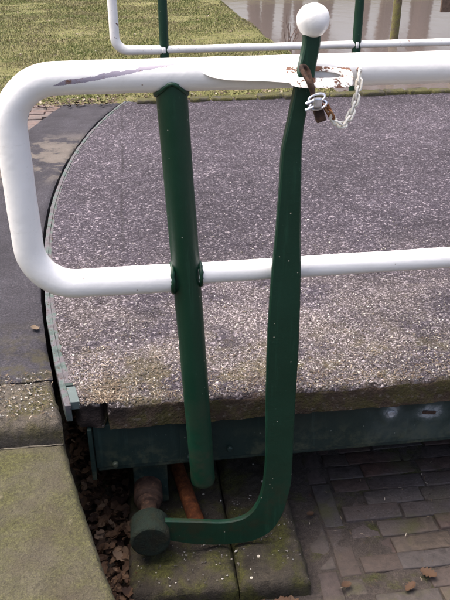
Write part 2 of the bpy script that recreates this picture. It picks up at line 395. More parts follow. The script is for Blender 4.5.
def sweep(pts, rad, seg=16, closed=False, capped=True):
    """tube along points; rad is a number or one per point. returns verts, faces"""
    pts = [Vector(p) for p in pts]; n = len(pts); vs, fs = [], []
    rr = rad if hasattr(rad, '__len__') else [rad]*n
    T = []
    for i in range(n):
        a = pts[(i-1) % n] if (closed or i > 0) else pts[0]
        b = pts[(i+1) % n] if (closed or i < n-1) else pts[-1]
        T.append((b-a).normalized())
    nrm = T[0].orthogonal().normalized()
    for i in range(n):
        if i: nrm = (T[i-1].rotation_difference(T[i]) @ nrm)
        nrm = (nrm - T[i]*nrm.dot(T[i])).normalized(); bn = T[i].cross(nrm)
        for k in range(seg):
            a = 2*math.pi*k/seg; vs.append(pts[i]+(nrm*math.cos(a)+bn*math.sin(a))*rr[i])
    L = n if closed else n-1
    for i in range(L):
        j = (i+1) % n
        for k in range(seg):
            l = (k+1) % seg; fs.append((i*seg+k, i*seg+l, j*seg+l, j*seg+k))
    if not closed and capped: fs.append(tuple(range(seg))[::-1]); fs.append(tuple((n-1)*seg+k for k in range(seg)))
    return vs, fs
def tube(name, pts, rad, m, parent=None, seg=20, closed=False, sm=45, step=None, wob=0):
    pts = [Vector(p) for p in pts]
    if step:
        k0 = len(pts); pts = resample(pts, step)
        if hasattr(rad, '__len__'): rad = list(np.interp(np.linspace(0, 1, len(pts)), np.linspace(0, 1, k0), rad))
    vs, fs = sweep(pts, rad, seg, closed)
    if wob: vs = [v+mn.noise_vector(v*14)*wob for v in vs]
    return autosmooth(mesh(name, vs, fs, m, parent), sm)
def lathe(name, prof, origin, axis, m, parent=None, seg=32, sm=35):
    """prof: (radius, distance along axis)"""
    ax = Vector(axis).normalized(); u = ax.orthogonal().normalized(); v = ax.cross(u); o = Vector(origin)
    vs, fs = [], []
    for r_, h in prof:
        for k in range(seg):
            a = 2*math.pi*k/seg; vs.append(o+ax*h+(u*math.cos(a)+v*math.sin(a))*r_)
    for i in range(len(prof)-1):
        for k in range(seg):
            l = (k+1) % seg; fs.append((i*seg+k, i*seg+l, (i+1)*seg+l, (i+1)*seg+k))
    fs.append(tuple(range(seg))[::-1]); fs.append(tuple((len(prof)-1)*seg+k for k in range(seg)))
    return autosmooth(mesh(name, vs, fs, m, parent), sm)
def steps(a, b, fine, coarse, na, nb):
    """coordinates from a to b, fine at both ends (na, nb = lengths of the fine zones)"""
    out = [a]
    while out[-1] < b-1e-6:
        x = out[-1]; d = fine if (x-a < na or b-x < nb) else coarse
        out.append(min(b, x+d))
    return out
def slab(name, xl, xr, ys, nx, ztop, zbot, m, parent=None, rnd=.01, rough=.003, sc=14, ragged=.0, zfun=None, fx=None, kind=None, edges=(1, 1, 1, 1), vface=6):
    """heightfield block: xl(y), xr(y) its sides, rounded uneven arrises, uneven vertical faces. edges: left, right, front, back rounded"""
    ny = len(ys); vs, fs = [], []
    us = fx or [k/(nx-1) for k in range(nx)]; nx = len(us)
    def fb(p, a): return mn.fractal(Vector(p)*a, 1.0, 2.0, 4)
    for j, y in enumerate(ys):
        x0, x1 = xl(y), xr(y)
        for i, t in enumerate(us):
            x = x0+(x1-x0)*t
            d = min(x-x0 if edges[0] else 9, x1-x if edges[1] else 9, y-ys[0] if edges[2] else 9, ys[-1]-y if edges[3] else 9)
            z = ztop + rough*fb((x, y, 3.1), sc) + rough*.5*fb((x, y, 9.7), sc*4)
            if zfun: z += zfun(x, y)
            rr = rnd*(1+.9*mn.noise(Vector((x*9, y*9, 5))))
            if d < rr: z -= rr*(1-math.sqrt(max(0, 1-(1-d/rr)**2)))
            xx, yy = x, y
            if ragged:
                q = mn.noise_vector(Vector((x, y, 1.7))*22)*ragged+mn.noise_vector(Vector((x, y, 4.4))*70)*ragged*.5
                if i in (0, nx-1): xx += q.x
                if j in (0, ny-1): yy += q.y
            vs.append((xx, yy, z))
    for j in range(ny-1):
        for i in range(nx-1):
            a = j*nx+i; fs.append((a, a+1, a+nx+1, a+nx))
    loop = [i for i in range(nx)] + [j*nx+nx-1 for j in range(1, ny)] + [(ny-1)*nx+i for i in range(nx-2, -1, -1)] + [j*nx for j in range(ny-2, 0, -1)]
    prev = loop; L = len(loop)
    cx = sum(vs[q][0] for q in loop)/L; cy = sum(vs[q][1] for q in loop)/L
    for s in range(1, vface+1):
        cur = []
        for q in loop:
            X, Y, Z = vs[q]; z = Z+(zbot-Z)*s/vface
            k = mn.noise_vector(Vector((X, Y, z))*26)*ragged*1.2
            cur.append(len(vs)); vs.append((X+k.x, Y+k.y, z))
        for k in range(L):
            l = (k+1) % L; fs.append((prev[l], prev[k], cur[k], cur[l]))
        prev = cur
    fs.append(tuple(prev[::-1]))
    return autosmooth(mesh(name, vs, fs, m, parent, kind=kind), 55)

random.seed(7); rng = np.random.default_rng(7)
ACX, ACY, AR = 7.139, 3.283, 7.556          # the swing radius of the bridge end
def arc(y, d=0.): return ACX-math.sqrt((AR+d)**2-(y-ACY)**2)

# ------------------------------------------------------------------ setting: ground, pit, water
GZ = -.07
def bank_z(x, y):
    return GZ + .05*mn.fractal(Vector((x*.35, y*.35, 0)), 1, 2, 3) + max(-.5, -.05*max(0., y-7)**.5 if False else 0)
gx = list(np.linspace(-8, 1.6, 60))+[1.68, 1.75, 1.80, 1.84, 1.9, 2.02]
gy = list(np.linspace(5.62, 20, 90))
def bank_edge(x, y):
    if x <= 1.6: return bank_z(x, y)
    t = (x-1.6)/.42; return bank_z(1.6, y)-.9*t**2.6+.02*mn.noise(Vector((x*9, y*3, 0)))
vs = [(x+(0 if x < 1.6 else .10*mn.noise(Vector((y*.5, 2, 0)))+.05*mn.noise(Vector((y*2.2, 5, 0)))), y, bank_edge(x, y)) for y in gy for x in gx]
nx = len(gx); fs = [(j*nx+i, j*nx+i+1, (j+1)*nx+i+1, (j+1)*nx+i) for j in range(len(gy)-1) for i in range(nx-1)]
b0 = len(vs)
# the same sheet runs on to the horizon on the left, beyond the meadow and across the water
def quad(x0, x1, y0, y1, z):
    k = len(vs); vs.extend([(x0, y0, z), (x1, y0, z), (x1, y1, z), (x0, y1, z)]); fs.append((k, k+1, k+2, k+3))
quad(-600, -8, 5.62, 900, GZ-.03); quad(-8, 2.0, 20, 900, GZ-.03); quad(-600, -2.6, -300, 5.62, GZ-.03)
quad(2.0, 600, 30, 900, GZ-.03)
k = len(vs); vs.extend([(2.0, 30, GZ-.03), (600, 30, GZ-.03), (600, 29.2, -1.0), (2.0, 29.2, -1.0)]); fs.append((k+3, k+2, k+1, k))
ground = mesh('ground', vs, fs, 'ground', None, True, 'structure')
me = bpy.data.meshes.new('water'); me.from_pydata([(1.9, -200, -.8), (600, -200, -.8), (600, 29.6, -.8), (1.9, 29.6, -.8)], [], [(0, 1, 2, 3)])
link('water', me, 'water', None, False, 'structure')
# lower pavement: earth bed, bricks laid on it
pv = slab('lower_pavement', lambda y: -.45, lambda y: 1.85, [-30, -10, -3, -1]+list(np.linspace(0, 2.6, 66))+[3.5, 5.6], 60, -.5385, -1.3, 'bed', None, .01, .007, 9, 0, kind='structure')
def brick_mesh(L, W, H, seed):
    bm = box_bm(-L/2, L/2, -W/2, W/2, -H, 0, .0045, 2)
    rr = random.Random(seed); o = Vector((rr.random()*50, rr.random()*50, 0))
    bmesh.ops.subdivide_edges(bm, edges=[e for e in bm.edges if e.calc_length() > .03], cuts=1)
    for v in bm.verts: v.co += mn.noise_vector((v.co+o)*30)*.0028
    bmesh.ops.recalc_face_normals(bm, faces=bm.faces)
    me = bpy.data.meshes.new('brick'); bm.to_mesh(me); bm.free()
    me.polygons.foreach_set('use_smooth', [True]*len(me.polygons)); return me
BL, BW = .192, .063
bmeshes = [brick_mesh(BL+random.uniform(-.006, .004), BW, .05, i) for i in range(5)]
halves = [[brick_mesh(BL*.63, BW, .05, 11)], [brick_mesh(BL*.47, BW, .05, 12)]]
for q in bmeshes+halves[0]+halves[1]: q.materials.append(M['brick'])
def lay(mes, x, y, z, rz, parent):
    o = bpy.data.objects.new('brick', random.choice(mes)); COL.objects.link(o); o.parent = parent
    o.location = (x+random.uniform(-.003, .003), y+random.uniform(-.003, .003), z+random.uniform(-.005, .003))
    o.rotation_euler = (random.gauss(0, .012), random.gauss(0, .012), rz+random.gauss(0, .010)); return o
row = 0; y = 1.00
while y < 2.16:
    x = .590-random.uniform(0, .02); first = random.choice([.0, .5, .0, .35])
    x += BL/2-first*BL
    while x < 1.45:
        if x-BL/2 >= .582: lay(bmeshes, x, y, -.534-.010*mn.noise(Vector((x*2.2, y*2.2, 0))), 0, pv)
        elif first: lay(halves[first > .4], .587+BL*(1-first)/2, y, -.534, 0, pv)
        x += BL+.0055
    y += BW+.0055; row += 1
y = .98
while y < 2.15: lay(bmeshes, .478, y, -.538, math.pi/2, pv); y += BL+.006
y = .95
while y < 2.15: lay(bmeshes, .547, y, -.535, math.pi/2, pv); y += BL+.006

# quay under the bridge: back wall that closes the pit
slab('pit_wall', lambda y: -.6, lambda y: 1.85, list(np.linspace(2.55, 2.75, 8)), 40, -.30, -1.0, 'dirt', pv, .02, .01, 9, .01)

# ------------------------------------------------------------------ abutment on the left
ab = thing('bridge_abutment', 'curved stone and tarmac abutment left of the bridge gap with mossy copings', 'abutment', (-.6, 1.6, -.3))
GAP = .014
slab('tarmac_band', lambda y: arc(y, .41), lambda y: arc(y, GAP), list(np.linspace(1.80, 5.50, 150)), 36, 0, -.62, 'tarmac', ab, .006, .003, 6, .002)
slab('coping_stone', lambda y: -1.3, lambda y: arc(y, GAP+.004), list(np.linspace(1.596, 1.797, 40)), 120, .004, -.62, 'coping2', ab, .028, .006, 14, .004,
     zfun=lambda x, y: -.012*max(0, (1.70-y)/.1))
slab('coping_stone', lambda y: -1.3, lambda y: arc(y, GAP+.006), list(np.linspace(.62, 1.590, 110)), 130, -.075, -.62, 'coping', ab, .016, .005, 8, .0022,
     zfun=lambda x, y: .008*math.sin(x*7+y*3))
tube('mortar_joint', [(-1.3+1.05*k/60, 1.592+.003*mn.noise(Vector((k*.7, 0, 0))), -.0775+.004*mn.noise(Vector((k*.9, 3, 0)))) for k in range(61)], [.0012+.0022*random.random() for _ in range(61)], 'mortar', ab, 6, wob=.003)
slab('brick_bed', lambda y: -2.6, lambda y: arc(y, .41), list(np.linspace(1.8, 5.62, 30)), 30, -.024, -.62, 'bed', ab, .005, .004, 9, 0)
b2 = [brick_mesh(.196, .066, .05, 20+i) for i in range(4)]
for q in b2: q.materials.append(M['brick2'])
pav = thing('brick_paving', 'patch of worn reddish bricks beside the tarmac, behind the white rail bend', 'paving', (-1.2, 4.6, 0))
y = 1.86; row = 0
while y < 5.5:
    x = -1.55+(row % 2)*.10
    while x < .2:
        if x < arc(min(5.5, y), .41)+.05:
            o = lay(b2, x+1.2, y-4.6, -.007, 0, pav)
        x += .204
    y += .074; row += 1

# ------------------------------------------------------------------ the bridge
br = thing('swing_bridge', 'grey asphalt swing bridge deck with curved steel end and green girder below', 'bridge', (1.5, 3.6, -.25))
YF, YB = 1.653, 5.545
ys = steps(YF, YB, .0085, .05, .45, .0)
ts = [0]; 
while ts[-1] < 1:
    X = ts[-1]*4.7
    ts.append(min(1, ts[-1]+(.0085 if X < 1.35 else .08)/4.7))
def dz(x, y):
    # humus hollow and crumbling near the outer corner, slight crown across the deck
    k = .012*(1-((y-3.6)/1.95)**2)
    return k
deck = slab('deck', lambda y: arc(y, -.030)+.010*mn.noise(Vector((y*16, 1, 0)))+.006*mn.noise(Vector((y*60, 1, 0))), lambda y: 4.35, ys, 0, -.004, -.088, 'deck', br, .011, .0042, 24, .0055, zfun=dz, fx=ts, edges=(0, 0, 1, 1))
# open joint in the outer face of the slab
md = deck.data; off = br.location
for v in md.vertices:
    X, Y, Z = v.co+off
    if Y < 1.69 and abs(X+.133) < .0075 and Z < -.0: v.co.y += .045*max(0, 1-abs(X+.133)/.0085)+.012
    if Y < 1.69 and X < -.137: v.co.y += .014+.012*mn.noise(Vector((X*40, Z*40, 0)))
md.update()
# curved steel end plates
def arcplate(name, y0, y1, d0, d1, z0, z1, m, n=90, jit=.0):
    vs, fs = [], []
    for i in range(n+1):
        y = y0+(y1-y0)*i/n; k = jit*mn.noise(Vector((0, y*9, 2)))
        for d, z in ((d0, z0), (d1+k, z0), (d1+k, z1), (d0, z1)): vs.append((arc(y, d), y, z+k*.4))
    for i in range(n):
        a = i*4
        for q in range(4): fs.append((a+q, a+(q+1) % 4, a+4+(q+1) % 4, a+4+q))
    fs += [(3, 2, 1, 0), (n*4, n*4+1, n*4+2, n*4+3)]
    bm = bmesh.new(); bmv = [bm.verts.new(v) for v in vs]
    for f in fs: bm.faces.new([bmv[q] for q in f])
    return autosmooth(from_bm(name, bm, m, br), 40)
arcplate('end_plate', 1.662, YB, -.016, .0, -.055, -.003, 'plate_worn', jit=.004)
arcplate('end_strip', 1.760, YB, -.046, -.0162, -.06, -.0065, 'plate_worn', jit=.006)
arcplate('cover_plate', 1.668, 1.745, -.040, -.0165, -.02, .004, 'plate_green', 12)
arcplate('weld_tab', 1.750, 1.762, -.036, -.0164, -.02, .006, 'green_girder', 4)
# mossy setts along the far edge
x = .02
while x < 4.2:
    L = random.uniform(.16, .24); bm = box_bm(x, x+L-.014, 5.425+random.uniform(-.012, .012), 5.54, -.05, .022+random.uniform(-.006, .010), .016, 3)
    bmesh.ops.subdivide_edges(bm, edges=[e for e in bm.edges if e.calc_length() > .05], cuts=2)
    for v in bm.verts: v.co += mn.noise_vector(v.co*22)*.007
    from_bm('kerb_sett', bm, 'kerb', br, True); x += L
# girder: channel with flanges, end plate, bolts
gir = from_bm('girder', box_bm(-.176, 4.3, 1.680, 1.694, -.245, -.092, .003), 'girder_worn', br)
from_bm('top_flange', box_bm(-.172, 4.3, 1.6945, 1.80, -.102, -.0925, .002), 'green_girder', gir)
from_bm('bottom_flange', box_bm(-.172, 4.3, 1.6835, 1.76, -.258, -.2465, .003), 'green_girder', gir)
from_bm('stiffener', box_bm(-.190, -.178, 1.664, 1.80, -.275, -.094, .002), 'green_girder', gir)
from_bm('splice_plate', box_bm(.070, .118, 1.672, 1.679, -.243, -.094, .002), 'green_girder', gir)
for x, z in ((.096, -.115), (.098, -.222), (-.12, -.225), (.215, -.205)):
    lathe('bolt', [(.0001, .012), (.006, .012), (.009, .008), (.009, 0), (.0001, 0)], (x, 1.6715, z), (0, -1, 0), 'green_girder', gir, 12)
lathe('bolt', [(.0001, .010), (.009, .010), (.012, .006), (.012, 0), (.0001, 0)], (.703, 1.6795, -.132), (0, -1, 0), 'scuff', gir, 14)
bm = box_bm(-.021, .021, -.004, .002, -.006, .006, .003); bmesh.ops.rotate(bm, verts=bm.verts, cent=(0, 0, 0), matrix=Matrix.Rotation(R(8), 3, 'Y')); bmesh.ops.translate(bm, verts=bm.verts, vec=(.823, 1.6785, -.141))
from_bm('lug', bm, 'rust_dark', gir)
# bearing bracket that carries the lever shaft under the girder
from_bm('bearing_bracket', box_bm(-.075, .030, 1.735, 1.80, -.45, -.2585, .006), 'green_girder', br)

# ------------------------------------------------------------------ railings
RY, RR, ZT, ZL, XL = 1.6, .035, .878, .397, -.268
rl = thing('near_railing', 'thick white tube railing nearest the viewer with peeling paint and dark green post', 'railing', (0, RY, 0))
path = fillet([(4.2, RY, ZT), (XL, RY, ZT+.002), (XL+.002, RY, ZL), (.0695, RY, ZL)], .105, 14)
tube('rail_loop', path, RR, 'white_peel', rl, 28, step=.03, wob=.0012)
tube('middle_rail', [(.130, RY+.002, .404), (2.1, RY+.002, .409), (4.2, RY+.002, .411)], .0268, 'white', rl, 24, step=.05, wob=.001)
pt0, pt1 = Vector((.082, RY, .862)), Vector((.129, RY, -.262))
pd = (pt1-pt0).normalized()
post = tube('post', [pt0]+[pt0+pd*.02]+[pt0.lerp(pt1, k/30) for k in range(1, 30)]+[pt1-pd*.012, pt1-pd*.004, pt1],
            [.0345]*32+[.0335, .029], 'green', rl, 28, sm=50, wob=.0008)
pm = pt0.lerp(pt1, (.862-.400)/(.862+.262))
ws = []
for a0 in range(40):
    a = 2*math.pi*a0/40; ws.append(Vector((pm.x-.0335, RY-.002, .397))+Vector((-.002+.002*random.random(), math.cos(a)*.0345, math.sin(a)*.0355)))
tube('weld_bead', ws, [.0042+.0022*random.random() for _ in ws], 'green', rl, 8, True)
ws = [Vector((pm.x+.0335, RY, .404))+Vector((.002*random.random(), math.cos(2*math.pi*k/36)*.0275, math.sin(2*math.pi*k/36)*.0275)) for k in range(36)]
tube('weld_bead', ws, [.0040+.002*random.random() for _ in ws], 'green', rl, 8, True)
ws = [Vector((.082, RY, .0))+Vector((math.cos(2*math.pi*k/40)*.0350, math.sin(2*math.pi*k/40)*.0345, .878-math.sqrt(max(0, .0355**2-(math.sin(2*math.pi*k/40)*.0345)**2))-.002)) for k in range(40)]
tube('weld_bead', ws, [.0035+.002*random.random() for _ in ws], 'green', rl, 8, True)
from_bm('post_bracket', box_bm(.100, .150, 1.625, 1.679, -.20, -.13, .003), 'green', rl)
tube('post', [(2.1, RY, .86), (2.12, RY, -.26)], .0345, 'green', rl, 24)
from_bm('post_bracket', box_bm(2.09, 2.14, 1.625, 1.679, -.20, -.13, .003), 'green', rl)
# slotted guide that keeps the lever in place, welded to the front of the top rail
TL = R(27)
def gp(x, s, h): return (x, 1.572-s*math.cos(TL)+h*math.sin(TL), .893-s*math.sin(TL)+h*math.cos(TL)-.06*max(0, x-.40))
n = 48; vs, fs = [], []
def se(a, e): return math.copysign(abs(math.cos(a))**e, math.cos(a)), math.copysign(abs(math.sin(a))**e, math.sin(a))
for k in range(n):
    a = 2*math.pi*k/n; cx_, sy_ = se(a, .62); ci, si = se(a, .75)
    for X, s, h in ((.398+.072*cx_, .027+.037*sy_, -.005), (.398+.072*cx_, .027+.037*sy_, .005), (.398+.050*ci, .027+.0185*si, .005), (.398+.050*ci, .027+.0185*si, -.005)):
        vs.append(gp(X, s, h))
for k in range(n):
    l = (k+1) % n
    for q in range(4): fs.append((k*4+q, k*4+(q+1) % 4, l*4+(q+1) % 4, l*4+q))
bm = bmesh.new(); bv = [bm.verts.new(v) for v in vs]
for f in fs: bm.faces.new([bv[q] for q in f])
guide = autosmooth(from_bm('lever_guide', bm, 'white_rust', rl), 40)
vs = []; prof = [(.148, .0, .004), (.165, -.004, .018), (.20, -.006, .030), (.27, -.006, .036), (.335, -.006, .046)]
for X, s0, s1 in prof:
    for s, h in ((s0, -.004), (s1, -.004), (s1, .0045), (s0, .0045)): vs.append(gp(X, s, h))
fs = [(3, 2, 1, 0), (16, 17, 18, 19)]+[(i*4+q, i*4+(q+1) % 4, i*4+4+(q+1) % 4, i*4+4+q) for i in range(4) for q in range(4)]
bm = bmesh.new(); bv = [bm.verts.new(v) for v in vs]
for f in fs: bm.faces.new([bv[q] for q in f])
autosmooth(from_bm('strap', bm, 'white_peel', guide), 40)
lathe('chain_eye', [(.0001, 0), (.005, 0), (.005, .02), (.0035, .023), (.0001, .023)], (.488, 1.575, .884), (0, -1, .1), 'white_rust', rl, 10)

fr = thing('far_railing', 'slimmer white tube railing on the far side of the deck by the water', 'railing', (0, 5.6, 0))
tube('rail_loop', fillet([(4.2, 5.6, .83), (-.108, 5.6, .83), (-.108, 5.6, .352), (.245, 5.6, .350)], .10, 12), .035, 'white_rust2', fr, 20, step=.04, wob=.001)
tube('middle_rail', [(.24, 5.6, .350), (4.2, 5.6, .351)], .028, 'white_rust2', fr, 18, step=.06, wob=.001)
for x in (.247, 1.712, 3.2):
    tube('post', [(x+.004, 5.6, .81), (x, 5.6, -.2)], .034, 'green', fr, 20)
    from_bm('post_bracket', box_bm(x-.025, x+.025, 5.546, 5.575, -.17, -.09, .003), 'green', fr)
    lathe('collar', [(.036, -.012), (.040, -.008), (.040, .008), (.036, .012)], (x, 5.6, .35), (1, 0, 0), 'white_rust2', fr, 18)

# ------------------------------------------------------------------ the lever
lv = thing('locking_lever', 'tall dark green bent lever with white ball knob standing in front of the rail', 'lever', (-.033, 1.55, -.38))
left = [(.358, .965), (.359, .941), (.348, .881), (.343, .850), (.332, .786), (.3205, .72), (.3165, .63), (.3125, .541), (.306, .45), (.302, .372), (.299, .30), (.297, .2), (.297, .045), (.299, -.07), (.300, -.124), (.298, -.195), (.293, -.255), (.281, -.304), (.265, -.336), (.244, -.357), (.215, -.368), (.171, -.3695), (.10, -.357), (.06, -.350), (.012, -.342)]
right = [(.394, .965), (.393, .941), (.387, .90), (.381, .850), (.368, .786), (.364, .72), (.367, .63), (.370, .541), (.374, .45), (.377, .372), (.378, .30), (.379, .2), (.377, .045), (.377, -.07), (.376, -.132), (.376, -.195), (.374, -.259), (.361, -.333), (.345, -.385), (.319, -.426), (.285, -.449), (.244, -.459), (.155, -.456), (.08, -.442), (.012, -.418)]
def dens(p):
    p = [Vector((a, b, 0)) for a, b in p]; out = []
    for i in range(len(p)-1):
        a, b, c, d = p[max(0, i-1)], p[i], p[i+1], p[min(len(p)-1, i+2)]
        for k in range(4):
            t = k/4; out.append(.5*((2*b)+(c-a)*t+(2*a-5*b+4*c-d)*t*t+(3*b-a-3*c+d)*t**3))
    return out+[p[-1]]
Lp, Rp = dens(left), dens(right); vs, fs = [], []
for a, b in zip(Lp, Rp):
    wdt = (b-a).length; th = .0085+.006*max(0, min(1, (.062-wdt)/.025)); c = .0035
    u = (b-a)/wdt
    ring = [(a, 1.55-th+c, 0), (a+u*c, 1.55-th, 0), (b-u*c, 1.55-th, 0), (b, 1.55-th+c, 0), (b, 1.55+th-c, 0), (b-u*c, 1.55+th, 0), (a+u*c, 1.55+th, 0), (a, 1.55+th-c, 0)]
    for p, y, _ in ring: vs.append((p.x+.0006*mn.noise(Vector((p.x*20, p.y*20, 0))), y, p.y))
k = len(Lp)
for i in range(k-1):
    for q in range(8): fs.append((i*8+q, i*8+(q+1) % 8, i*8+8+(q+1) % 8, i*8+8+q))
fs += [tuple(range(8))[::-1], tuple((k-1)*8+q for q in range(8))]
bm = bmesh.new(); bv = [bm.verts.new(v) for v in vs]
for f in fs: bm.faces.new([bv[q] for q in f])
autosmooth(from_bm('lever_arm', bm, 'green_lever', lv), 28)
pr = [(.0001, -.031), (.012, -.031), (.0165, -.029), (.024, -.024)]+[(.0345*math.cos(a), .034*math.sin(a)+.002) for a in np.linspace(-.6, 1.5, 16)]+[(.0001, .036)]
bk = lathe('ball_knob', pr, (.378, 1.55, .988), (.05, 0, 1), 'ball', lv, 32, 60)
for v in bk.data.vertices: v.co += mn.noise_vector(v.co*38)*.0013
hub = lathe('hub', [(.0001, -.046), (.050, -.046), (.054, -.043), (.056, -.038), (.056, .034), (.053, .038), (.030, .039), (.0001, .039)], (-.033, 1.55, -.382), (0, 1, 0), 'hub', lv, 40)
lathe('shaft', [(.0001, .038), (.027, .038), (.027, .075), (.0245, .08), (.0245, .10), (.033, .103), (.036, .108), (.036, .118), (.033, .122), (.040, .125), (.044, .130), (.044, .186), (.0001, .186)], (-.033, 1.55, -.382), (0, 1, 0), 'rust_dark', hub, 28)

# ------------------------------------------------------------------ padlock, clip, chain
pk = thing('padlock', 'small rusty brown padlock hanging from the lever guide', 'padlock', (.385, 1.49, .80))
ax = Vector((.34, 0, -1)).normalized()
bm = box_bm(-.0105, .0105, -.008, .008, -.040, .0, .003)
bmesh.ops.rotate(bm, verts=bm.verts, cent=(0, 0, 0), matrix=Matrix.Rotation(R(-19), 3, 'Y')); bmesh.ops.translate(bm, verts=bm.verts, vec=(.3785, 1.490, .833))
from_bm('lock_body', bm, 'rust_dark', pk)
sh = fillet([(.382, 1.490, .826), (.360, 1.486, .876), (.345, 1.512, .906), (.366, 1.532, .900), (.372, 1.500, .862), (.372, 1.492, .826)], .011, 6)
tube('shackle', sh, .0048, 'rust_dark', pk, 12)
cl = thing('wire_clip', 'shiny silver clip above the padlock beside the green lever', 'clip', (.375, 1.478, .835))
for dx, dz_ in ((0, 0), (.004, -.014)):
    lp = [Vector((.376+dx, 1.478, .846+dz_))+Vector((math.cos(a)*.017, math.sin(a)*.004, math.sin(a)*.0075+math.cos(a)*.004)) for a in np.linspace(0, 2*math.pi, 25)[:-1]]
    tube('wire', lp, .0027, 'chrome', cl, 8, True)
from_bm('saddle', box_bm(.368, .386, 1.468, 1.480, .828, .848, .003), 'chrome', cl)
for z in (.842, .829): tube('clip_end', [(.352, 1.474, z-.006), (.374, 1.474, z+.003)], .003, 'chrome', cl, 8)
ch = thing('chain', 'short white chain with rusty end linking the top rail to the padlock', 'chain', (.45, 1.53, .77))
cp = dens([(.488, .880), (.484, .850), (.474, .811), (.455, .778), (.436, .780), (.420, .797), (.405, .820), (.392, .836)])
cy_ = np.linspace(1.555, 1.488, len(cp))
cp = [Vector((p.x, y, p.y)) for p, y in zip(cp, cy_)]
acc = [0]
for a, b in zip(cp, cp[1:]): acc.append(acc[-1]+(b-a).length)
nl = 13; pitch = acc[-1]/nl
for i in range(nl):
    def at(s):
        s = min(max(s, 0), acc[-1]-1e-6); j = max(q for q in range(len(acc)) if acc[q] <= s); t = (s-acc[j])/(acc[j+1]-acc[j]); return cp[j].lerp(cp[j+1], t)
    a, b = at(i*pitch), at((i+1)*pitch); c = (a+b)/2; d = (b-a).normalized()
    s1 = d.cross(Vector((0, 1, 0))).normalized(); s2 = d.cross(s1)
    sd_ = (s1*.8+s2*.6) if i % 2 else (s2*.8-s1*.6)
    L2, r_ = pitch/2+.001, .0062
    lp = [c+d*(L2-r_*.35)*(1 if math.cos(t) > 0 else -1)*1+d*r_*math.cos(t)+sd_*r_*math.sin(t) for t in np.linspace(-math.pi/2+.01, 1.5*math.pi+.01, 21)[:-1]]
    tube('link', lp, .0026, 'chain_rust' if i > 9 else 'chainw', ch, 8, True)

# ------------------------------------------------------------------ pedestal, rusty bar
pe = thing('stone_pedestal', 'low damp mossy stone block under the foot of the lever', 'pedestal', (.16, 1.7, -.62))
slab('stone', lambda y: -.10, lambda y: .205, list(np.linspace(1.405, 2.05, 70)), 36, -.474, -.63, 'pedestal', pe, .020, .007, 16, .004)
slab('stone', lambda y: .208, lambda y: .413, list(np.linspace(1.398, 2.05, 70)), 26, -.472, -.63, 'pedestal', pe, .020, .007, 16, .004)
rb = thing('rusty_bar', 'orange rusty bar lying on the stone under the girder beside the post', 'bar', (.09, 1.74, -.47))
tube('bar', [(.045, 1.98, -.405), (.066, 1.85, -.425), (.112, 1.62, -.448)], .024, 'rust', rb, 10, step=.03, wob=.004)
tube('end_stub', [(.110, 1.628, -.447), (.114, 1.606, -.449)], .018, 'rust_dark', rb, 10)

# ------------------------------------------------------------------ grass, litter, chippings
def scatter(name, pts, mk, m, label, cat):
    vs, fs = [], []
    for p in pts:
        k = len(vs); v, f = mk(Vector(p)); vs += v; fs += [tuple(q+k for q in g) for g in f]
    o = mesh(name, vs, fs, m, None, False, 'stuff'); tag(o, label, cat); return o
# grass blades
nb = 230000
gy_ = 5.78+14.0*rng.random(nb)**1.25; gx_ = -3.4+5.3*rng.random(nb)
keep = np.ones(nb, bool); bare = np.array([mn.fractal(Vector((a*.9, b*.9, 4)), 1, 2, 4) for a, b in zip(gx_, gy_)])
keep &= ~((bare > .35) & (rng.random(nb) < .75)); keep &= ~((gy_ < 6.25) & (rng.random(nb) < (6.45-gy_)*1.3))
gx_, gy_ = gx_[keep], gy_[keep]; nb = len(gx_)
gz_ = np.array([bank_edge(a, b) for a, b in zip(gx_, gy_)])-.004
h = rng.uniform(.012, .034, nb)*(1+.5*np.clip(bare[keep]*-1, -.5, 1)); wd = rng.uniform(.0018, .0036, nb)*(1+(gy_-5.8)*.07)
an = rng.uniform(0, 2*np.pi, nb); ln = rng.uniform(.1, .9, nb); ad = rng.uniform(0, 2*np.pi, nb)
A_ = np.stack([gx_, gy_, gz_], 1); dx_ = np.stack([np.cos(an)*wd, np.sin(an)*wd, 0*wd], 1)
mid = A_+np.stack([np.cos(ad)*ln*h*.3, np.sin(ad)*ln*h*.3, h*.6], 1); tip = A_+np.stack([np.cos(ad)*ln*h, np.sin(ad)*ln*h, h*(1-.25*ln)], 1)
V = np.stack([A_-dx_, A_+dx_, mid+dx_*.7, mid-dx_*.7, tip], 1).reshape(-1, 3)
me = bpy.data.meshes.new('grass'); me.vertices.add(nb*5); me.vertices.foreach_set('co', V.ravel())
idx = np.arange(nb)[:, None]*5+np.array([[0, 1, 2, 3, 3, 2, 4]]); me.loops.add(nb*7); me.loops.foreach_set('vertex_index', idx.ravel())
me.polygons.add(nb*2); st_ = (np.arange(nb)[:, None]*7+np.array([[0, 4]])).ravel(); me.polygons.foreach_set('loop_start', st_)
me.update(calc_edges=True); me.validate()
tag(link('grass', me, 'grass', None, False, 'stuff'), 'short mossy yellow-green grass on the bank behind the bridge', 'grass')

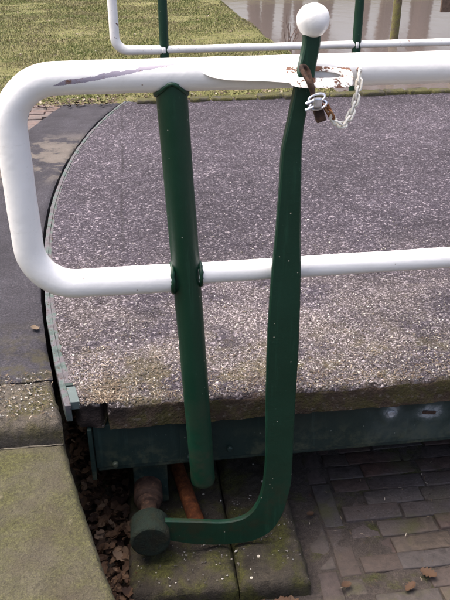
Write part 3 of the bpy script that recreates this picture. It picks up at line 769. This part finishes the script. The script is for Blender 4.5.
def leaf(p, s, lift=.4):
    a = random.uniform(0, 6.28); t = Matrix.Rotation(a, 3, 'Z') @ Matrix.Rotation(random.gauss(0, lift), 3, 'X') @ Matrix.Rotation(random.gauss(0, lift), 3, 'Y')
    c = random.uniform(.05, .3)*s; L, W = s*random.uniform(.8, 1.2), s*random.uniform(.28, .45)
    q = [(-L*.5, 0, c), (-L*.2, -W, c*.7), (L*.2, -W*.8, c*.4), (L*.55, 0, c), (L*.2, W*.8, c*.5), (-L*.2, W, c*.8), (-.2*L, 0, 0), (.2*L, 0, 0)]
    return [p+t@Vector(v) for v in q], [(0, 1, 6), (1, 2, 7, 6), (2, 3, 7), (3, 4, 7), (4, 5, 6, 7), (5, 0, 6)]
def big_leaf(p, s, nn=11, tilt=.15):
    a = random.uniform(0, 6.28); t = Matrix.Rotation(a, 3, 'Z') @ Matrix.Rotation(random.gauss(0, tilt), 3, 'X') @ Matrix.Rotation(random.gauss(0, tilt), 3, 'Y')
    vs, fs = [], []; cu = random.uniform(1.5, 4)
    for i in range(nn):
        u = i/(nn-1); x = (u-.45)*s; wd = s*.30*math.sin(math.pi*min(1, u*.97+.02))**.7*(1+.28*(1 if i % 2 else -1)*(0 < i < nn-1))+.0004
        for q in (-1, -.5, 0, .5, 1): vs.append(p+t@Vector((x, q*wd, .12*s*cu*(abs(q)*wd/s)+.35*s*(u-.45)**2+random.uniform(0, .02)*s)))
    for i in range(nn-1):
        for q in range(4): k = i*5+q; fs.append((k, k+1, k+6, k+5))
    k = len(vs); st = p+t@Vector((-.45*s, 0, .07*s)); e = p+t@Vector((-.8*s, .06*s, .03*s)); vs += [st+Vector((0, 0, .001)), st, e]; fs.append((k, k+1, k+2))
    return vs, fs
pts = []
for _ in range(1500):
    y = random.uniform(.95, 2.5); x = random.uniform(arc(max(1, y), .0)+.02, -.06 if y > 1.38 else .38)
    pts.append((x, y, -.54+random.uniform(0, .06)*(1 if x < -.08 else .35)))
scatter('leaf_litter', pts, lambda p: big_leaf(p, random.uniform(.018, .050), random.choice((5, 7)), .45), 'leaf', 'brown dead leaves heaped in the pit beside the mossy coping', 'leaves')
pts = [(random.uniform(-1.3, 1.75), 5.62+abs(random.gauss(0, .28)), GZ+.025+.05*mn.fractal(Vector((0, 0, 0)), 1, 2, 3)) for _ in range(900)]
pts += [(random.uniform(-2.5, 1.6), random.uniform(6, 14), GZ+.03) for _ in range(1100)]
pts = [(x, y, bank_z(x, y)+.012) for x, y, z in pts]
pts += [(random.uniform(-1.2, -.15), random.uniform(5.35, 5.62), .012) for _ in range(260)]
scatter('verge_litter', pts, lambda p: leaf(p, random.uniform(.012, .035), .3), 'litter', 'dry leaf scraps along the verge and on the grass behind the deck', 'leaves')
def chipm(p):
    s = random.uniform(.0014, .0040)*(1.5 if random.random() < .06 else 1); a = random.uniform(0, 6.28); k = random.uniform(.3, .8)
    q = [p+Vector((math.cos(a+i*2.09)*s*random.uniform(.7, 1.4), math.sin(a+i*2.09)*s*random.uniform(.6, 1.2), -.001)) for i in range(3)]
    return q+[p+Vector((random.gauss(0, s*.3), random.gauss(0, s*.3), s*k))], [(0, 1, 3), (1, 2, 3), (2, 0, 3)]
def deck_z(x, y):
    z = -.004+.0042*mn.fractal(Vector((x, y, 3.1))*24, 1, 2, 4)+.0021*mn.fractal(Vector((x, y, 9.7))*96, 1, 2, 4)+dz(x, y)
    d = y-YF; rr = .011*(1+.9*mn.noise(Vector((x*9, y*9, 5))))
    if d < rr: z -= rr*(1-math.sqrt(max(0, 1-(1-d/rr)**2)))
    return z
pts = []
for _ in range(15000):
    y = YF+.006+min(2.2, random.expovariate(1/.34)); x = random.uniform(arc(y, -.036), 1.25)
    pts.append((x, y, deck_z(x, y)+.0005))
for _ in range(900): x, y = random.uniform(-.09, .40), random.uniform(1.42, 1.75); pts.append((x, y, -.470)) if random.random() < .35 else None
for _ in range(700): x, y = random.uniform(-.55, -.27), random.uniform(1.62, 1.83); pts.append((x, y, .006)) if x < arc(y, .03) else None
scatter('loose_chippings', pts, chipm, 'chip', 'pale loose stone chippings strewn over the outer deck edge', 'chippings')
def strawm(p):
    a = random.uniform(0, 6.28); L = random.uniform(.006, .022); wdt = random.uniform(.0006, .0014); d = Vector((math.cos(a), math.sin(a), random.gauss(0, .12))); s = Vector((-d.y, d.x, 0))*wdt
    m_ = p+Vector((0, 0, .002)); return [p-d*L*.5-s, p-d*L*.5+s, m_+s, m_-s, p+d*L*.5], [(0, 1, 2, 3), (3, 2, 4)]
pts = []
for _ in range(1500):
    y = YF+.008+min(.5, random.expovariate(1/.10)); x = random.uniform(arc(y, -.036), 1.2); pts.append((x, y, deck_z(x, y)+.003))
for _ in range(420):
    y = 1.66+min(.4, random.expovariate(1/.08)); x = random.gauss(-.13-(y-1.66)*.1, .03); pts.append((x, y, deck_z(x, y)+.004))
for _ in range(220):
    y = random.uniform(1.60, 1.84); x = random.uniform(-.55, arc(y, .02)); pts.append((x, y, .008))
for _ in range(90): pts.append((random.uniform(.42, 1.05), random.uniform(1.3, 1.95), -.524))
scatter('straw_litter', pts, strawm, 'litter', 'thin straw and twig scraps along the outer edge of the deck', 'litter')
# single fallen leaves one can point to
for x, y, z, s, lab in ((-.366, 2.10, .006, .040, 'single pale curled leaf on the tarmac beside the bridge gap'),
                        (.765, 1.415, -.522, .050, 'dry brown leaf on the bricks, nearest the lower right corner'),
                        (.700, 1.375, -.522, .040, 'smaller brown leaf left of the corner leaf on the bricks'),
                        (.480, 1.695, -.522, .030, 'reddish leaf on the brick strip right of the lever bend'),
                        (.515, 1.405, -.522, .035, 'crumpled leaf on bricks at the right foot of the stone pedestal'),
                        (.100, 1.86, .012, .030, 'tan leaf on the deck close left of the green post')):
    v, f = big_leaf(Vector((x, y, z)), s)
    me_o = mesh('fallen_leaf', v, f, 'litter' if 'pale' in lab or 'tan' in lab else 'leaf', None, True); tag(me_o, lab, 'leaf', 'single fallen leaves')

# ------------------------------------------------------------------ by the water: twigs, piles, far trees
tw = thing('bare_shrub', 'thin bare twigs at the water edge behind the far rail', 'shrub', (1.92, 9.3, -.25))
for i in range(9):
    a = Vector((1.90+random.uniform(-.05, .12), 9.3+random.uniform(-.15, .15), -.32)); p = [a]
    dx = random.uniform(-.10, .22)
    for k in range(1, 6): p.append(a+Vector((dx*k/5+random.uniform(-.02, .02), 0, .5*k/5*random.uniform(.85, 1.1))))
    tube('stem', p, [.006, .005, .0045, .004, .003, .002], 'twigs', tw, 6)
def pile(x, y, r_, top, lab, m):
    t = thing('mooring_pile', lab, 'pile', (x, y, -.8), 'mooring piles in the water')
    tube('shaft', [(x, y, -1.6), (x+.02, y, -.2), (x+.03, y, top)], [r_*1.05, r_, r_*.92], m, t, 14, step=.1, wob=.012); return t
pile(4.75, 13.3, .075, 1.7, 'slim olive pile added in place of a trunk reflection, right of the far green post', 'pile')  # added pile, stands in for the olive reflection of a trunk
p2 = pile(6.20, 13.8, .085, 1.7, 'wooden pile with a brown plank at the upper right corner', 'pile')
from_bm('plank', box_bm(5.76, 6.10, 13.70, 13.76, -.30, -.02, .01), 'plank', p2)
from_bm('plank', box_bm(5.70, 6.75, 13.765, 13.80, .55, .75, .01), 'plank', p2)

def make_tree(seed):
    rr = random.Random(seed); V, Fc = [], []
    H = rr.uniform(9, 13); r0 = rr.uniform(.20, .36)
    def br_(p, d, L, r_, dep):
        n_ = 6 if dep == 0 else 4; q = [p]; dd = d.copy()
        for k in range(n_): dd = (dd+Vector((rr.gauss(0, .07), rr.gauss(0, .07), rr.gauss(0, .04)))*(1+dep)).normalized(); q.append(q[-1]+dd*L/n_)
        v, f = sweep(q, list(np.linspace(r_, r_*.35, len(q))), 7 if dep < 2 else 4); k0 = len(V); V.extend(v); Fc.extend([tuple(a+k0 for a in g) for g in f])
        if dep < 3:
            for k in range(6 if dep else 13):
                t = rr.uniform(.18 if dep == 0 else .25, 1); j = min(len(q)-2, int(t*(len(q)-1))); s = q[j].lerp(q[j+1], t*(len(q)-1)-j)
                az = rr.uniform(0, 6.28); e = rr.uniform(.2, .9)
                br_(s, (Vector((math.cos(az), math.sin(az), e))+dd*.5).normalized(), L*rr.uniform(.22, .42)*(1.1 if dep else 1), max(.008, r_*.32*(1.1-t*.5)), dep+1)
    br_(Vector((0, 0, -.4)), Vector((rr.gauss(0, .03), rr.gauss(0, .03), 1)), H, r0, 0)
    me = bpy.data.meshes.new('trunk'); me.from_pydata([tuple(v) for v in V], [], Fc); me.materials.append(M['brown_bark'])
    TV, TF = [], []
    for _ in range(2600):
        z = rr.uniform(.25, 1.02)*H; rad = H*.30*math.sin(min(1, (z/H-.15)/.9)*math.pi)**.6*rr.random()**.5; a = rr.uniform(0, 6.28)
        p = Vector((math.cos(a)*rad, math.sin(a)*rad, z)); d = Vector((math.cos(a), math.sin(a), rr.uniform(-.2, 1.4))).normalized()*rr.uniform(.3, .9); s = Vector((-d.y, d.x, 0)).normalized()*.012
        k = len(TV); TV += [tuple(p-s), tuple(p+s), tuple(p+d)]; TF.append((k, k+1, k+2))
    mt = bpy.data.meshes.new('crown'); mt.from_pydata(TV, [], TF); mt.materials.append(M['twigs'])
    return me, mt
tms = [make_tree(40+i) for i in range(4)]
for i in range(34):
    a, b = tms[i % 4]
    x = 3.0+i*.82+random.uniform(-.5, .5); y = 31+random.uniform(0, 7)
    t = thing('bare_tree', 'bare brown tree on the far bank, seen mirrored in the water', 'tree', (x, y, GZ), 'bare trees on the far bank')
    t.rotation_euler.z = random.uniform(0, 6.28)
    for nm, q in (('trunk', a), ('crown', b)):
        o = bpy.data.objects.new(nm, q); COL.objects.link(o); o.parent = t
